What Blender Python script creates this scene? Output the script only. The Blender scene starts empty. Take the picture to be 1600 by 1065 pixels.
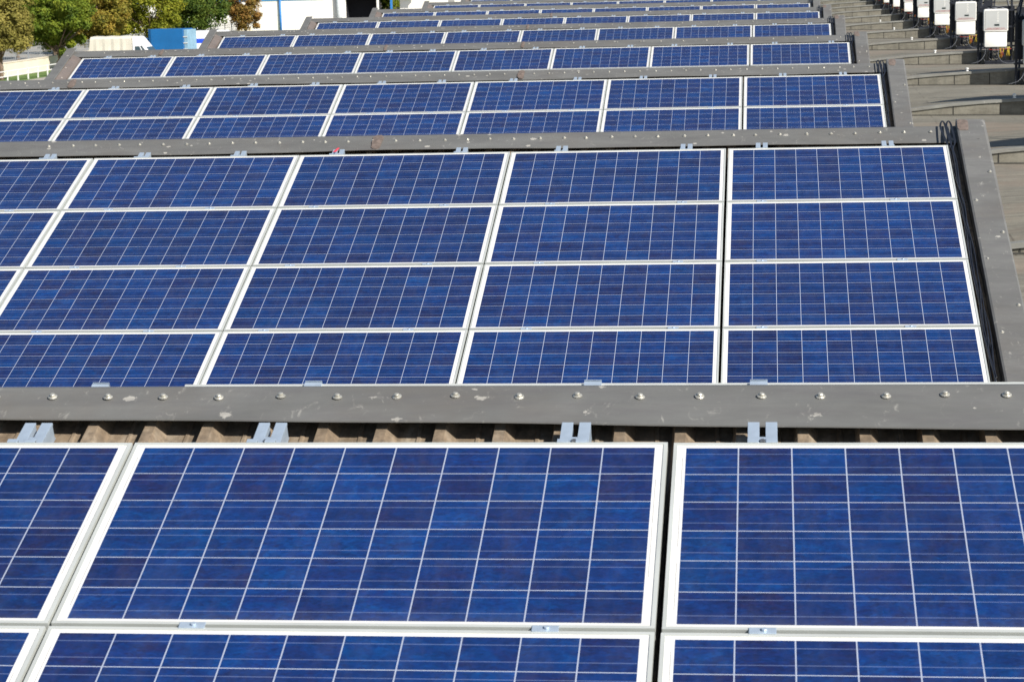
import bpy, bmesh, math, random
from mathutils import Vector, Matrix
random.seed(7)
S = bpy.context.scene
C = S.collection
PI = math.pi
R = math.radians

# ------------------------------------------------------------------ camera
cam = bpy.data.objects.new('camera', bpy.data.cameras.new('camera'))
C.objects.link(cam); S.camera = cam
cam.location = (0.2925, -6.4600, 1.4324)
cam.rotation_euler = (1.39978, 0.02532, 0.11394)
cam.data.lens = 76.787; cam.data.sensor_width = 36.0
cam.data.clip_start = 0.2; cam.data.clip_end = 3000
cam.data.dof.use_dof = True
cam.data.dof.focus_distance = 12.5; cam.data.dof.aperture_fstop = 12.0

# ------------------------------------------------------------------ light
SUN_AZ, SUN_EL = 49.0, 36.0          # degrees to the right of the line behind the camera / above the horizon
sd = Vector((math.sin(R(SUN_AZ))*math.cos(R(SUN_EL)), -math.cos(R(SUN_AZ))*math.cos(R(SUN_EL)), math.sin(R(SUN_EL))))
sun = bpy.data.objects.new('sun', bpy.data.lights.new('sun', 'SUN'))
C.objects.link(sun)
sun.data.energy = 4.8; sun.data.angle = R(0.53); sun.data.color = (1.0, 0.945, 0.86)
sun.rotation_euler = sd.to_track_quat('Z', 'Y').to_euler()
sun.location = (20, -20, 30)
w = bpy.data.worlds.new('World'); S.world = w; w.use_nodes = True
nt = w.node_tree
sky = nt.nodes.new('ShaderNodeTexSky'); sky.sky_type = 'NISHITA'; sky.sun_disc = False
sky.sun_elevation = R(SUN_EL); sky.sun_rotation = R(180 - SUN_AZ)
sky.air_density = 1.0; sky.dust_density = 0.6; sky.ozone_density = 1.2
nt.links.new(sky.outputs[0], nt.nodes['Background'].inputs[0])
nt.nodes['Background'].inputs[1].default_value = 0.075
S.view_settings.view_transform = 'Standard'; S.view_settings.look = 'None'
S.view_settings.exposure = 0.5; S.view_settings.gamma = 1.0

# ------------------------------------------------------------------ node helpers
class NT:
    def __init__(s, name):
        s.m = bpy.data.materials.new(name); s.m.use_nodes = True
        s.t = s.m.node_tree; s.b = s.t.nodes['Principled BSDF']
    def n(s, kind, **kw):
        o = s.t.nodes.new(kind)
        for k, v in kw.items(): setattr(o, k, v)
        return o
    def put(s, sock, v):
        if isinstance(v, bpy.types.NodeSocket): s.t.links.new(v, sock)
        else: sock.default_value = v
    def math(s, op, a, b=0.0, c=0.0):
        o = s.n('ShaderNodeMath', operation=op)
        for i, v in enumerate((a, b, c)): s.put(o.inputs[i], v)
        return o.outputs[0]
    def mix(s, f, a, b, blend='MIX'):
        o = s.n('ShaderNodeMix', data_type='RGBA', blend_type=blend)
        s.put(o.inputs[0], f)
        for i, v in ((6, a), (7, b)):
            if isinstance(v, tuple) and len(v) == 3: v = v + (1,)
            s.put(o.inputs[i], v)
        return o.outputs[2]
    def ramp(s, f, stops):
        o = s.n('ShaderNodeValToRGB'); s.put(o.inputs[0], f); e = o.color_ramp.elements
        while len(e) < len(stops): e.new(0.5)
        for q, (p, c) in zip(e, stops):
            q.position = p; q.color = (c + (1,)) if isinstance(c, tuple) else (c, c, c, 1)
        return o.outputs[0]
    def obj(s): return s.n('ShaderNodeTexCoord').outputs['Object']
    def geo(s): return s.n('ShaderNodeNewGeometry').outputs['Position']
    def mapping(s, v, sc=(1,1,1), rot=(0,0,0), loc=(0,0,0)):
        o = s.n('ShaderNodeMapping'); s.put(o.inputs[0], v)
        o.inputs['Scale'].default_value = sc; o.inputs['Rotation'].default_value = rot; o.inputs['Location'].default_value = loc
        return o.outputs[0]
    def noise(s, v, scale=5, detail=4, rough=0.55, dist=0.0, col=False):
        o = s.n('ShaderNodeTexNoise'); s.put(o.inputs['Vector'], v)
        o.inputs['Scale'].default_value = scale; o.inputs['Detail'].default_value = detail
        o.inputs['Roughness'].default_value = rough; o.inputs['Distortion'].default_value = dist
        return o.outputs[1 if col else 0]
    def rnd(s): return s.n('ShaderNodeObjectInfo').outputs['Random']
    def bump(s, h, strength=0.3, dist=0.01):
        o = s.n('ShaderNodeBump'); o.inputs['Strength'].default_value = strength; o.inputs['Distance'].default_value = dist
        s.put(o.inputs['Height'], h); s.t.links.new(o.outputs[0], s.b.inputs['Normal'])
    def set(s, col=None, rough=None, metal=None, spec=None):
        if col is not None:
            if isinstance(col, tuple): col = col + (1,)
            s.put(s.b.inputs['Base Color'], col)
        if rough is not None: s.put(s.b.inputs['Roughness'], rough)
        if metal is not None: s.put(s.b.inputs['Metallic'], metal)
        if spec is not None: s.put(s.b.inputs['Specular IOR Level'], spec)
        return s.m

def plain(name, col, rough=0.6, metal=0.0, var=0.18, scale=6.0, spec=None):
    t = NT(name)
    f = t.noise(t.obj(), scale, 5)
    lo = tuple(c*(1-var) for c in col); hi = tuple(min(1, c*(1+var)) for c in col)
    c = t.ramp(f, [(0.3, lo), (0.7, hi)])
    return t.set(c, rough, metal, spec)

# ---- solar cells: polycrystalline cells with silver bus bars on a white backsheet, under glass
CW, CH, NX, NY = 0.158, 0.1468, 10, 6
def mat_cells():
    t = NT('solar_laminate')
    sp = t.n('ShaderNodeSeparateXYZ'); t.put(sp.inputs[0], t.obj())
    x, y = sp.outputs[0], sp.outputs[1]
    rnd = t.rnd()
    u = t.math('DIVIDE', t.math('ADD', x, CW*NX/2), CW)
    v = t.math('DIVIDE', t.math('ADD', y, CH*NY/2), CH)
    fu, fv = t.math('FRACT', u), t.math('FRACT', v)
    iu, iv = t.math('FLOOR', u), t.math('FLOOR', v)
    # distance to the cell border in metres
    du = t.math('MULTIPLY', t.math('MINIMUM', fu, t.math('SUBTRACT', 1.0, fu)), CW)
    dv = t.math('MULTIPLY', t.math('MINIMUM', fv, t.math('SUBTRACT', 1.0, fv)), CH)
    line = t.math('LESS_THAN', t.math('MINIMUM', du, t.math('MULTIPLY', dv, 1.1)), 0.0019)
    outx = t.math('GREATER_THAN', t.math('ABSOLUTE', x), CW*NX/2 - 0.001)
    outy = t.math('GREATER_THAN', t.math('ABSOLUTE', y), CH*NY/2 - 0.001)
    white = t.math('MAXIMUM', line, t.math('MAXIMUM', outx, outy))
    # bus bars, two to a cell
    b1 = t.math('LESS_THAN', t.math('ABSOLUTE', t.math('SUBTRACT', fv, 0.27)), 0.0105)
    b2 = t.math('LESS_THAN', t.math('ABSOLUTE', t.math('SUBTRACT', fv, 0.76)), 0.0105)
    bus = t.math('MAXIMUM', b1, b2)
    # a random number for each cell
    cv = t.n('ShaderNodeCombineXYZ'); t.put(cv.inputs[0], iu); t.put(cv.inputs[1], iv); t.put(cv.inputs[2], t.math('MULTIPLY', rnd, 97.3))
    wn = t.n('ShaderNodeTexWhiteNoise', noise_dimensions='3D'); t.put(wn.inputs[0], cv.outputs[0])
    wn2 = t.n('ShaderNodeTexWhiteNoise', noise_dimensions='3D')
    cv2 = t.n('ShaderNodeVectorMath', operation='ADD'); t.put(cv2.inputs[0], cv.outputs[0]); cv2.inputs[1].default_value = (31.7, 11.1, 5.3); t.put(wn2.inputs[0], cv2.outputs[0])
    # offset so that the crystal pattern differs from panel to panel
    off = t.n('ShaderNodeCombineXYZ'); t.put(off.inputs[0], t.math('MULTIPLY', rnd, 41.0)); t.put(off.inputs[2], t.math('MULTIPLY', wn.outputs[0], 13.0))
    vv = t.n('ShaderNodeVectorMath', operation='ADD'); t.put(vv.inputs[0], t.obj()); t.put(vv.inputs[1], off.outputs[0])
    vo = t.n('ShaderNodeTexVoronoi', feature='F1'); t.put(vo.inputs['Vector'], t.mapping(vv.outputs[0], (1, 1.5, 1))); vo.inputs['Scale'].default_value = 75; vo.inputs['Randomness'].default_value = 1
    sv = t.n('ShaderNodeSeparateColor'); t.put(sv.inputs[0], vo.outputs['Color'])
    big = t.noise(t.mapping(vv.outputs[0], (1, 2.2, 1)), 9, 4, 0.6, 0.6)
    swirl = t.noise(t.mapping(vv.outputs[0], (1.0, 3.0, 1), (0, 0, 0.35)), 26, 6, 0.70, 2.4)
    hue = t.noise(t.mapping(vv.outputs[0], (1.0, 1.7, 1), (0, 0, 0.5)), 8, 5, 0.62, 1.2)
    hv = t.math('ADD', t.math('MULTIPLY', wn.outputs[0], 0.48), t.math('MULTIPLY', t.math('SUBTRACT', hue, 0.5), 1.5))
    hv = t.math('ADD', hv, t.math('ADD', 0.24, t.math('MULTIPLY', t.math('SUBTRACT', sv.outputs[1], 0.5), 0.14)))
    base = t.ramp(hv, [(0.0, (0.0135, 0.0135, 0.068)), (0.3, (0.0070, 0.0180, 0.098)), (0.6, (0.0036, 0.0265, 0.138)), (1.0, (0.0018, 0.0480, 0.200))])
    g = t.math('ADD', t.math('MULTIPLY', sv.outputs[0], 0.30), t.math('MULTIPLY', big, 0.75))
    g = t.math('ADD', g, t.math('MULTIPLY', swirl, 1.0))
    g = t.math('MULTIPLY', t.math('ADD', g, -0.17), t.math('ADD', t.math('ADD', 0.81, t.math('MULTIPLY', rnd, 0.17)), t.math('MULTIPLY', wn2.outputs[0], 0.25)))
    cg = t.n('ShaderNodeCombineColor')
    for i in range(3): t.put(cg.inputs[i], g)
    cell = t.mix(1.0, base, cg.outputs[0], 'MULTIPLY')
    # slow drift of hue over each panel
    cell = t.mix(t.math('MULTIPLY', t.ramp(t.noise(vv.outputs[0], 2.2, 2), [(0.4, 0.0), (0.7, 1.0)]), 0.35), cell, (0.003, 0.029, 0.135))
    cell = t.mix(t.math('MULTIPLY', bus, 0.34), cell, (0.24, 0.30, 0.50))
    # thin printed ribbons in the side margins
    def seg(xc, spans):
        a = t.math('LESS_THAN', t.math('ABSOLUTE', t.math('SUBTRACT', x, xc)), 0.0010)
        s_ = None
        for lo, hi in spans:
            q = t.math('MULTIPLY', t.math('GREATER_THAN', y, lo), t.math('LESS_THAN', y, hi))
            s_ = q if s_ is None else t.math('MAXIMUM', s_, q)
        return t.math('MULTIPLY', a, s_)
    H = CH*NY
    def yy(f): return H/2 - f*H
    d = t.math('MAXIMUM', seg(-0.7975, [(yy(.27), yy(.06)), (yy(.59), yy(.35)), (yy(.93), yy(.68))]), seg(0.7975, [(yy(.46), yy(.20)), (yy(.76), yy(.48))]))
    sheet = t.mix(line, (0.74, 0.73, 0.70), (0.36, 0.40, 0.50))
    sheet = t.mix(t.math('MAXIMUM', outx, outy), sheet, (0.74, 0.73, 0.70))
    sheet = t.mix(t.math('MULTIPLY', d, 0.75), sheet, (0.22, 0.22, 0.22))
    col = t.mix(white, cell, sheet)
    # dust film, denser along the lower edge and in run-off streaks
    dust = t.ramp(t.noise(t.mapping(vv.outputs[0], (1.2, 0.35, 1)), 14, 6, 0.7), [(0.45, 0.0), (0.8, 0.075)])
    low = t.math('MULTIPLY', t.math('SMOOTH_MIN', t.math('MAXIMUM', t.math('MULTIPLY', t.math('SUBTRACT', -0.38, y), 2.6), 0.0), 0.3, 0.05), t.noise(vv.outputs[0], 25, 4))
    col = t.mix(t.math('ADD', dust, low), col, (0.24, 0.22, 0.19))
    t.set(col, 0.42, 0.0, 0.35)
    t.put(t.b.inputs['Coat Weight'], 1.0); t.put(t.b.inputs['Coat IOR'], 1.40)
    t.put(t.b.inputs['Coat Roughness'], t.ramp(t.noise(vv.outputs[0], 3, 5), [(0.3, 0.05), (0.75, 0.16)]))
    return t.m

def mat_flashing(name, base=(0.142, 0.143, 0.137), warm=(0.122, 0.104, 0.086), bright=1.0):
    t = NT(name); p = t.geo()
    a = t.noise(t.mapping(p, (0.8, 2.2, 2.2)), 2.2, 6, 0.62, 0.3)
    c = t.ramp(a, [(0.28, tuple(v*0.78*bright for v in base)), (0.5, tuple(v*bright for v in base)), (0.74, tuple(v*1.24*bright for v in base))])
    c = t.mix(t.math('MULTIPLY', t.ramp(t.noise(p, 1.1, 5, 0.65), [(0.5, 0.0), (0.68, 1.0)]), 0.45), c, warm)
    # fine crust
    c = t.mix(t.ramp(t.noise(p, 60, 5, 0.7), [(0.35, 0.22), (0.65, 0.0)]), c, (0.13, 0.125, 0.12))
    # lime splashes
    vo = t.n('ShaderNodeTexVoronoi', feature='F1'); t.put(vo.inputs['Vector'], t.mapping(p, (1, 1.3, 1.3))); vo.inputs['Scale'].default_value = 8.5
    vc = t.n('ShaderNodeSeparateColor'); t.put(vc.inputs[0], vo.outputs['Color'])
    rad = t.math('ADD', vo.outputs['Distance'], t.math('MULTIPLY', t.math('SUBTRACT', t.noise(p, 45, 5, 0.75), 0.5), 0.50))
    spot = t.math('MULTIPLY', t.math('LESS_THAN', rad, t.math('MULTIPLY', vc.outputs[1], 0.20)), t.math('GREATER_THAN', vc.outputs[0], 0.50))
    c = t.mix(t.math('MULTIPLY', spot, 0.5), c, (0.62, 0.59, 0.52))
    c = t.mix(t.ramp(t.noise(t.mapping(p, (1.6, 1.0, 1.0)), 13, 7, 0.72, 0.8), [(0.60, 0.0), (0.70, 0.38)]), c, (0.50, 0.48, 0.43))
    c = t.mix(t.ramp(t.noise(t.mapping(p, (0.5, 3, 3), (0, 0, 0), (4, 2, 1)), 6, 6, 0.7), [(0.50, 0.0), (0.66, 0.45)]), c, (0.115, 0.11, 0.112))
    dk = t.math('MULTIPLY', t.math('LESS_THAN', rad, 0.085), t.math('LESS_THAN', vc.outputs[0], 0.05))
    c = t.mix(t.math('MULTIPLY', dk, 0.75), c, (0.045, 0.042, 0.038))
    # long scratches / run marks across
    st = t.ramp(t.noise(t.mapping(p, (1.0, 26, 26)), 3.0, 5, 0.6), [(0.56, 0.0), (0.72, 0.3)])
    c = t.mix(st, c, (0.14, 0.132, 0.13))
    t.set(c, 0.66, 0.12)
    t.bump(t.noise(t.mapping(p, (0.6, 2.5, 2.5)), 3.0, 3), 0.35, 0.02)
    return t.m

def mat_sheet():
    t = NT('weathered_sheet'); p = t.geo()
    a = t.noise(t.mapping(p, (3, 0.7, 0.7)), 5, 6, 0.65)
    c = t.ramp(a, [(0.3, (0.15, 0.105, 0.065)), (0.52, (0.25, 0.19, 0.13)), (0.75, (0.36, 0.315, 0.25))])
    c = t.mix(t.ramp(t.noise(p, 24, 5, 0.7), [(0.42, 0.5), (0.6, 0.0)]), c, (0.07, 0.055, 0.04))
    t.set(c, 0.85, 0.0); t.bump(t.noise(p, 50, 4), 0.3, 0.004); return t.m

def mat_felt(name, tread=True):
    t = NT(name); p = t.geo()
    a = t.noise(p, 0.55, 7, 0.66)
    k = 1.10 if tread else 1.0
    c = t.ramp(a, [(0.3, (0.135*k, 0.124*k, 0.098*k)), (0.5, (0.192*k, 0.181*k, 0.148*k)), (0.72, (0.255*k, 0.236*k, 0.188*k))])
    # fine chippings
    c = t.mix(t.ramp(t.noise(p, 22, 6, 0.8), [(0.40, 0.55), (0.62, 0.0)]), c, (0.11, 0.10, 0.082))
    c = t.mix(t.ramp(t.noise(t.mapping(p, (0.5, 1.6, 1.6)), 4.5, 7, 0.75), [(0.42, 0.0), (0.60, 0.45)]), c, (0.30, 0.285, 0.235))
    c = t.mix(t.ramp(t.noise(t.mapping(p, (1, 1, 1), (0, 0, 0), (9, 3, 0)), 1.6, 6, 0.7, 0.5), [(0.5, 0.0), (0.68, 0.5)]), c, (0.17, 0.155, 0.125))
    if tread:
        br = t.n('ShaderNodeTexBrick'); t.put(br.inputs['Vector'], t.mapping(p, (1, 1, 0), (0, 0, 0.03)))
        br.inputs['Scale'].default_value = 1.0; br.inputs['Brick Width'].default_value = 2.4; br.inputs['Row Height'].default_value = 1.0
        br.inputs['Mortar Size'].default_value = 0.014; br.inputs['Mortar Smooth'].default_value = 0.3; br.offset = 0.37
        br.inputs['Color1'].default_value = (0.87, 0.87, 0.87, 1); br.inputs['Color2'].default_value = (1.12, 1.11, 1.09, 1); br.inputs['Mortar'].default_value = (0.52, 0.5, 0.48, 1)
        c = t.mix(0.6, c, br.outputs[0], 'MULTIPLY')
        ln = t.n('ShaderNodeTexWave', wave_type='BANDS', bands_direction='Y', wave_profile='SIN'); t.put(ln.inputs['Vector'], t.mapping(p, (0.25, 1, 0), (0, 0, 0.015)))
        ln.inputs['Scale'].default_value = 1.05; ln.inputs['Distortion'].default_value = 1.2; ln.inputs['Detail'].default_value = 3; ln.inputs['Detail Scale'].default_value = 1.5
        c = t.mix(t.math('MULTIPLY', t.ramp(ln.outputs[1], [(0.90, 0.0), (0.98, 1.0)]), t.ramp(t.noise(p, 0.8, 3), [(0.42, 0.0), (0.55, 0.6)])), c, (0.11, 0.10, 0.082))
        wv = t.ramp(t.noise(t.mapping(p, (0.15, 3.2, 1), (0, 0, -0.02)), 1.7, 4, 0.6), [(0.38, 0.86), (0.5, 1.0), (0.62, 1.04)])
        c = t.mix(0.8, c, wv, 'MULTIPLY')
        c = t.mix(t.ramp(t.noise(p, 0.33, 4, 0.6), [(0.50, 0.0), (0.62, 0.42)]), c, (0.27, 0.205, 0.155))
    else:
        c = t.mix(t.ramp(t.noise(t.mapping(p, (3.5, 1, 0.4)), 2.4, 5, 0.65), [(0.45, 0.0), (0.7, 0.45)]), c, (0.10, 0.10, 0.085))
    t.set(c, 0.92, 0.0, 0.2); t.bump(t.noise(p, 40, 4), 0.35, 0.006)
    return t.m

def mat_leaf(name, cols, var=1.0):  # foliage
    t = NT(name); p = t.geo()
    f = t.noise(p, 0.9, 3, 0.6)
    f2 = t.n('ShaderNodeTexWhiteNoise', noise_dimensions='3D')
    sn = t.n('ShaderNodeVectorMath', operation='SNAP'); t.put(sn.inputs[0], p); sn.inputs[1].default_value = (0.22, 0.22, 0.22); t.put(f2.inputs[0], sn.outputs[0])
    g = t.math('ADD', t.math('MULTIPLY', f, 0.95), t.math('MULTIPLY', f2.outputs[0], 0.22))
    c = t.ramp(g, [(0.3, cols[0]), (0.52, cols[1]), (0.78, cols[2])])
    t.set(c, 0.7, 0.0, 0.25)
    tr = t.n('ShaderNodeBsdfTranslucent'); t.put(tr.inputs[0], c)
    ms = t.n('ShaderNodeMixShader'); ms.inputs[0].default_value = 0.3
    t.t.links.new(t.b.outputs[0], ms.inputs[1]); t.t.links.new(tr.outputs[0], ms.inputs[2])
    t.t.links.new(ms.outputs[0], t.t.nodes['Material Output'].inputs[0])
    return t.m

M = {}
M['cells'] = mat_cells()
M['frame'] = plain('anodised_frame', (0.58, 0.60, 0.57), 0.45, 0.3, 0.10, 3)
M['flash'] = mat_flashing('zinc_flashing')
M['sideflash'] = mat_flashing('zinc_side_flashing', (0.150, 0.150, 0.143))
M['rustflash'] = mat_flashing('rusty_flashing', (0.165, 0.135, 0.12), (0.13, 0.08, 0.06))
M['patch'] = plain('sealant_patch', (0.145, 0.112, 0.095), 0.9, 0, 0.3, 30)
M['sheet'] = mat_sheet()
M['wall'] = plain('gable_cladding', (0.22, 0.21, 0.19), 0.8, 0, 0.2, 2)
M['screw'] = plain('zinc_screw', (0.55, 0.53, 0.46), 0.35, 0.6, 0.25, 40)
M['rail'] = plain('galvanised_rail', (0.47, 0.56, 0.66), 0.42, 0.45, 0.10, 20)  # light blue base colour has the reflected sky painted in
M['bolt'] = plain('steel_bolt', (0.30, 0.30, 0.30), 0.35, 0.8, 0.2, 50)
M['redtape'] = plain('red_tape', (0.55, 0.04, 0.07), 0.6)
M['cable'] = plain('black_cable', (0.018, 0.020, 0.027), 0.32, 0, 0.2, 30)
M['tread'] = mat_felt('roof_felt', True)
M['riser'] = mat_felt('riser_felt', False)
M['cap'] = mat_flashing('cap_strip', (0.235, 0.235, 0.21), (0.20, 0.18, 0.15))
M['seam'] = plain('dark_seam', (0.035, 0.034, 0.03), 0.9)
M['knob'] = plain('white_insulator', (0.75, 0.75, 0.72), 0.4)
M['steel'] = plain('dark_steel', (0.018, 0.021, 0.030), 0.5, 0.3, 0.3, 4)
M['inv_white'] = plain('inverter_white', (0.80, 0.79, 0.74), 0.38, 0, 0.03, 2)
M['inv_grey'] = plain('inverter_grey', (0.47, 0.48, 0.47), 0.4, 0.0, 0.05, 2)
M['display'] = plain('display_dark', (0.03, 0.045, 0.045), 0.15)
M['red'] = plain('red_print', (0.50, 0.10, 0.10), 0.5)
M['yellow'] = plain('yellow_wire', (0.55, 0.42, 0.04), 0.5)
M['redwire'] = plain('red_wire', (0.40, 0.05, 0.03), 0.5)
M['greywire'] = plain('grey_conduit', (0.14, 0.15, 0.17), 0.5)
M['ground'] = plain('yard_concrete', (0.34, 0.315, 0.27), 0.95, 0, 0.15, 0.25)
M['grass'] = plain('grass', (0.10, 0.17, 0.03), 0.95, 0, 0.5, 1.6)
M['cream'] = plain('cream_render', (0.74, 0.66, 0.54), 0.9, 0, 0.08, 0.6)
M['white_wall'] = plain('white_render', (0.86, 0.84, 0.78), 0.85, 0, 0.03, 0.4)
M['blue'] = plain('blue_paint', (0.03, 0.19, 0.50), 0.5, 0, 0.1, 1.5)
M['blue_fascia'] = plain('blue_fascia', (0.06, 0.22, 0.42), 0.5, 0, 0.1, 1.5)
M['pipe'] = plain('grey_pipe', (0.50, 0.54, 0.55), 0.5)
M['dark'] = plain('dark_interior', (0.012, 0.013, 0.020), 0.9)
M['tarp'] = plain('grey_tarpaulin', (0.60, 0.57, 0.48), 0.8, 0, 0.08, 1.5)
M['vanwhite'] = plain('van_white', (0.80, 0.80, 0.80), 0.3, 0, 0.02, 1)
M['glass'] = plain('dark_glass', (0.03, 0.06, 0.08), 0.08, 0, 0.1, 1)
M['tyre'] = plain('tyre_rubber', (0.02, 0.02, 0.02), 0.8)
M['bluebox'] = plain('blue_box_body', (0.008, 0.13, 0.36), 0.5, 0, 0.12, 0.8)
M['palebox'] = plain('pale_box_door', (0.22, 0.38, 0.50), 0.5, 0, 0.15, 3)
M['stripe'] = plain('blue_stripe', (0.02, 0.08, 0.60), 0.5)
M['rims'] = plain('wheel_rim', (0.35, 0.35, 0.36), 0.4, 0.7)
M['bark'] = plain('bark', (0.17, 0.12, 0.085), 0.95, 0, 0.35, 6)
M['fence'] = plain('fence_grey', (0.25, 0.27, 0.29), 0.6)
LG = [mat_leaf('leaf_olive', [(0.05, 0.045, 0.012), (0.19, 0.175, 0.035), (0.34, 0.29, 0.07)]),
      mat_leaf('leaf_green', [(0.02, 0.045, 0.008), (0.11, 0.165, 0.014), (0.25, 0.28, 0.025)]),
      mat_leaf('leaf_autumn', [(0.05, 0.06, 0.012), (0.21, 0.20, 0.028), (0.42, 0.29, 0.05)]),
      mat_leaf('leaf_yellow_green', [(0.03, 0.055, 0.008), (0.18, 0.21, 0.016), (0.37, 0.36, 0.035)]),
      mat_leaf('leaf_dark', [(0.014, 0.04, 0.008), (0.06, 0.11, 0.016), (0.14, 0.18, 0.022)]),
      mat_leaf('leaf_rust', [(0.05, 0.06, 0.014), (0.20, 0.14, 0.03), (0.38, 0.20, 0.055)])]

# ------------------------------------------------------------------ mesh helpers
class MB:
    def __init__(s): s.v = []; s.f = []; s.mi = []
    def face(s, pts, mi=0):
        n = len(s.v); s.v += [tuple(p) for p in pts]; s.f.append(tuple(range(n, n+len(pts)))); s.mi.append(mi)
    def box(s, a, b, mi=0, fr=None):
        (x0, y0, z0), (x1, y1, z1) = a, b; n = len(s.v)
        P = [(x0,y0,z0),(x1,y0,z0),(x1,y1,z0),(x0,y1,z0),(x0,y0,z1),(x1,y0,z1),(x1,y1,z1),(x0,y1,z1)]
        if fr: P = [fr(p) for p in P]
        s.v += P
        for q in ((0,3,2,1),(4,5,6,7),(0,1,5,4),(1,2,6,5),(2,3,7,6),(3,0,4,7)):
            s.f.append(tuple(n+i for i in q)); s.mi.append(mi)
        return s
    def prism(s, prof, x0, x1, mi=0, fr=None, axis='x'):
        n = len(s.v); k = len(prof)
        for xx in (x0, x1):
            for (a, b) in prof:
                p = (xx, a, b) if axis == 'x' else ((a, xx, b) if axis == 'y' else (a, b, xx))
                s.v.append(fr(p) if fr else p)
        for i in range(k):
            j = (i+1) % k; s.f.append((n+i, n+j, n+k+j, n+k+i)); s.mi.append(mi)
        s.f.append(tuple(range(n, n+k))[::-1]); s.f.append(tuple(range(n+k, n+2*k))); s.mi += [mi, mi]
        return s
    def tube(s, pts, r, seg=8, mi=0, closed=False, cap=True):
        pts = [Vector(p) for p in pts]; n0 = len(s.v); up = None
        rr = r if isinstance(r, (list, tuple)) else [r]*len(pts)
        for i, p in enumerate(pts):
            d = (pts[min(i+1, len(pts)-1)] - pts[max(i-1, 0)]).normalized()
            if up is None:
                up = Vector((0,0,1)) if abs(d.z) < 0.9 else Vector((0,1,0))
            a = d.cross(up).normalized(); b = a.cross(d).normalized(); up = b
            for k in range(seg):
                t = 2*PI*k/seg; q = p + (a*math.cos(t) + b*math.sin(t))*rr[i]; s.v.append(tuple(q))
        for i in range(len(pts)-1):
            for k in range(seg):
                j = (k+1) % seg; s.f.append((n0+i*seg+k, n0+i*seg+j, n0+(i+1)*seg+j, n0+(i+1)*seg+k)); s.mi.append(mi)
        if cap:
            s.f.append(tuple(n0+k for k in range(seg))[::-1]); e = n0+(len(pts)-1)*seg
            s.f.append(tuple(e+k for k in range(seg))); s.mi += [mi, mi]
        return s
    def mesh(s, name, mats, bevel=0.0, smooth=False, segs=2):
        me = bpy.data.meshes.new(name); me.from_pydata(s.v, [], s.f)
        for m in (mats if isinstance(mats, (list, tuple)) else [mats]): me.materials.append(m)
        me.polygons.foreach_set('material_index', s.mi); me.update()
        bm = bmesh.new(); bm.from_mesh(me)
        bmesh.ops.recalc_face_normals(bm, faces=bm.faces)
        if bevel > 0:
            bmesh.ops.remove_doubles(bm, verts=bm.verts, dist=1e-6)
            ed = [e for e in bm.edges if len(e.link_faces) == 2 and e.calc_face_angle(0) > 0.6]
            bmesh.ops.bevel(bm, geom=ed, offset=bevel, segments=segs, affect='EDGES', profile=0.5, clamp_overlap=True)
        bm.to_mesh(me); bm.free()
        if smooth: me.polygons.foreach_set('use_smooth', [True]*len(me.polygons))
        return me
    def build(s, name, mats, parent=None, bevel=0.0, smooth=False, loc=None, rot=None, segs=2):
        return link(name, s.mesh(name, mats, bevel, smooth, segs), parent, loc, rot)

def link(name, me, parent=None, loc=None, rot=None):
    o = bpy.data.objects.new(name, me); C.objects.link(o)
    if parent: o.parent = parent
    if loc is not None: o.location = loc
    if rot is not None: o.rotation_euler = rot
    return o
def tag(o, label=None, cat=None, group=None, kind=None):
    if label: o['label'] = label
    if cat: o['category'] = cat
    if group: o['group'] = group
    if kind: o['kind'] = kind
    return o
def empty(name, loc=(0,0,0), rot=(0,0,0), **kw):
    o = bpy.data.objects.new(name, None); C.objects.link(o); o.location = loc; o.rotation_euler = rot
    o.empty_display_size = 0.2
    return tag(o, **kw)
def dup(src, parent, loc=None, rot=None):
    c = src.copy(); C.objects.link(c); c.parent = parent
    if loc is not None: c.location = loc
    if rot is not None: c.rotation_euler = rot
    return c

# ------------------------------------------------------------------ the sawtooth roof
AL = R(19.433); P = 10.3375; RP = 0.94483
DY = [0, 0, .010, .008, -.077, -.030, .032, .008, 0, 0]
DZ = [0, 0, -.0067, -.0151, -.0053, -.0025, -.0033, .0066, 0, 0]
DX = [0, -.009, .012, .021, .005, .017, -.023, .047, 0.01, 0]
XL, XR = -12.05, 1.97
SL = 10.30/math.cos(AL)          # length of a slope
ORD = ['first', 'second', 'third', 'fourth', 'fifth', 'sixth', 'seventh', 'eighth', 'ninth', 'tenth']
SLOPE = ['nearest', 'second', 'third', 'fourth', 'fifth', 'sixth', 'seventh', 'eighth', 'ninth', 'farthest']

# shared meshes, all in slope coordinates: x along the ridge, y = -s (up the slope), z = normal
def sheet_mesh():
    mb = MB(); pit = 0.19; x = XL + 0.02; prof = []
    ph = (-1.864 - 0.045 - x) % pit
    xx = x + ph - pit
    while xx < XR - 0.05:
        for dx, dz in ((0.0, -.140), (0.012, -.096), (0.046, -.096), (0.074, -.140), (0.134, -.140), (0.139, -.135), (0.148, -.135), (0.153, -.140)):
            if x <= xx+dx <= XR - 0.02: prof.append((xx+dx, dz))
        xx += pit
    prof = [(x, -.140)] + prof + [(XR-0.02, -.140)]
    ys = [0.40, -SL + 0.46]
    for i in range(len(prof)-1):
        (a, za), (b, zb) = prof[i], prof[i+1]
        if b - a < 1e-5: continue
        mb.face([(a, ys[1], za), (b, ys[1], zb), (b, ys[0], zb), (a, ys[0], za)])
    return mb.mesh('roof_sheet', M['sheet'])
SHEET = sheet_mesh()

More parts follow.
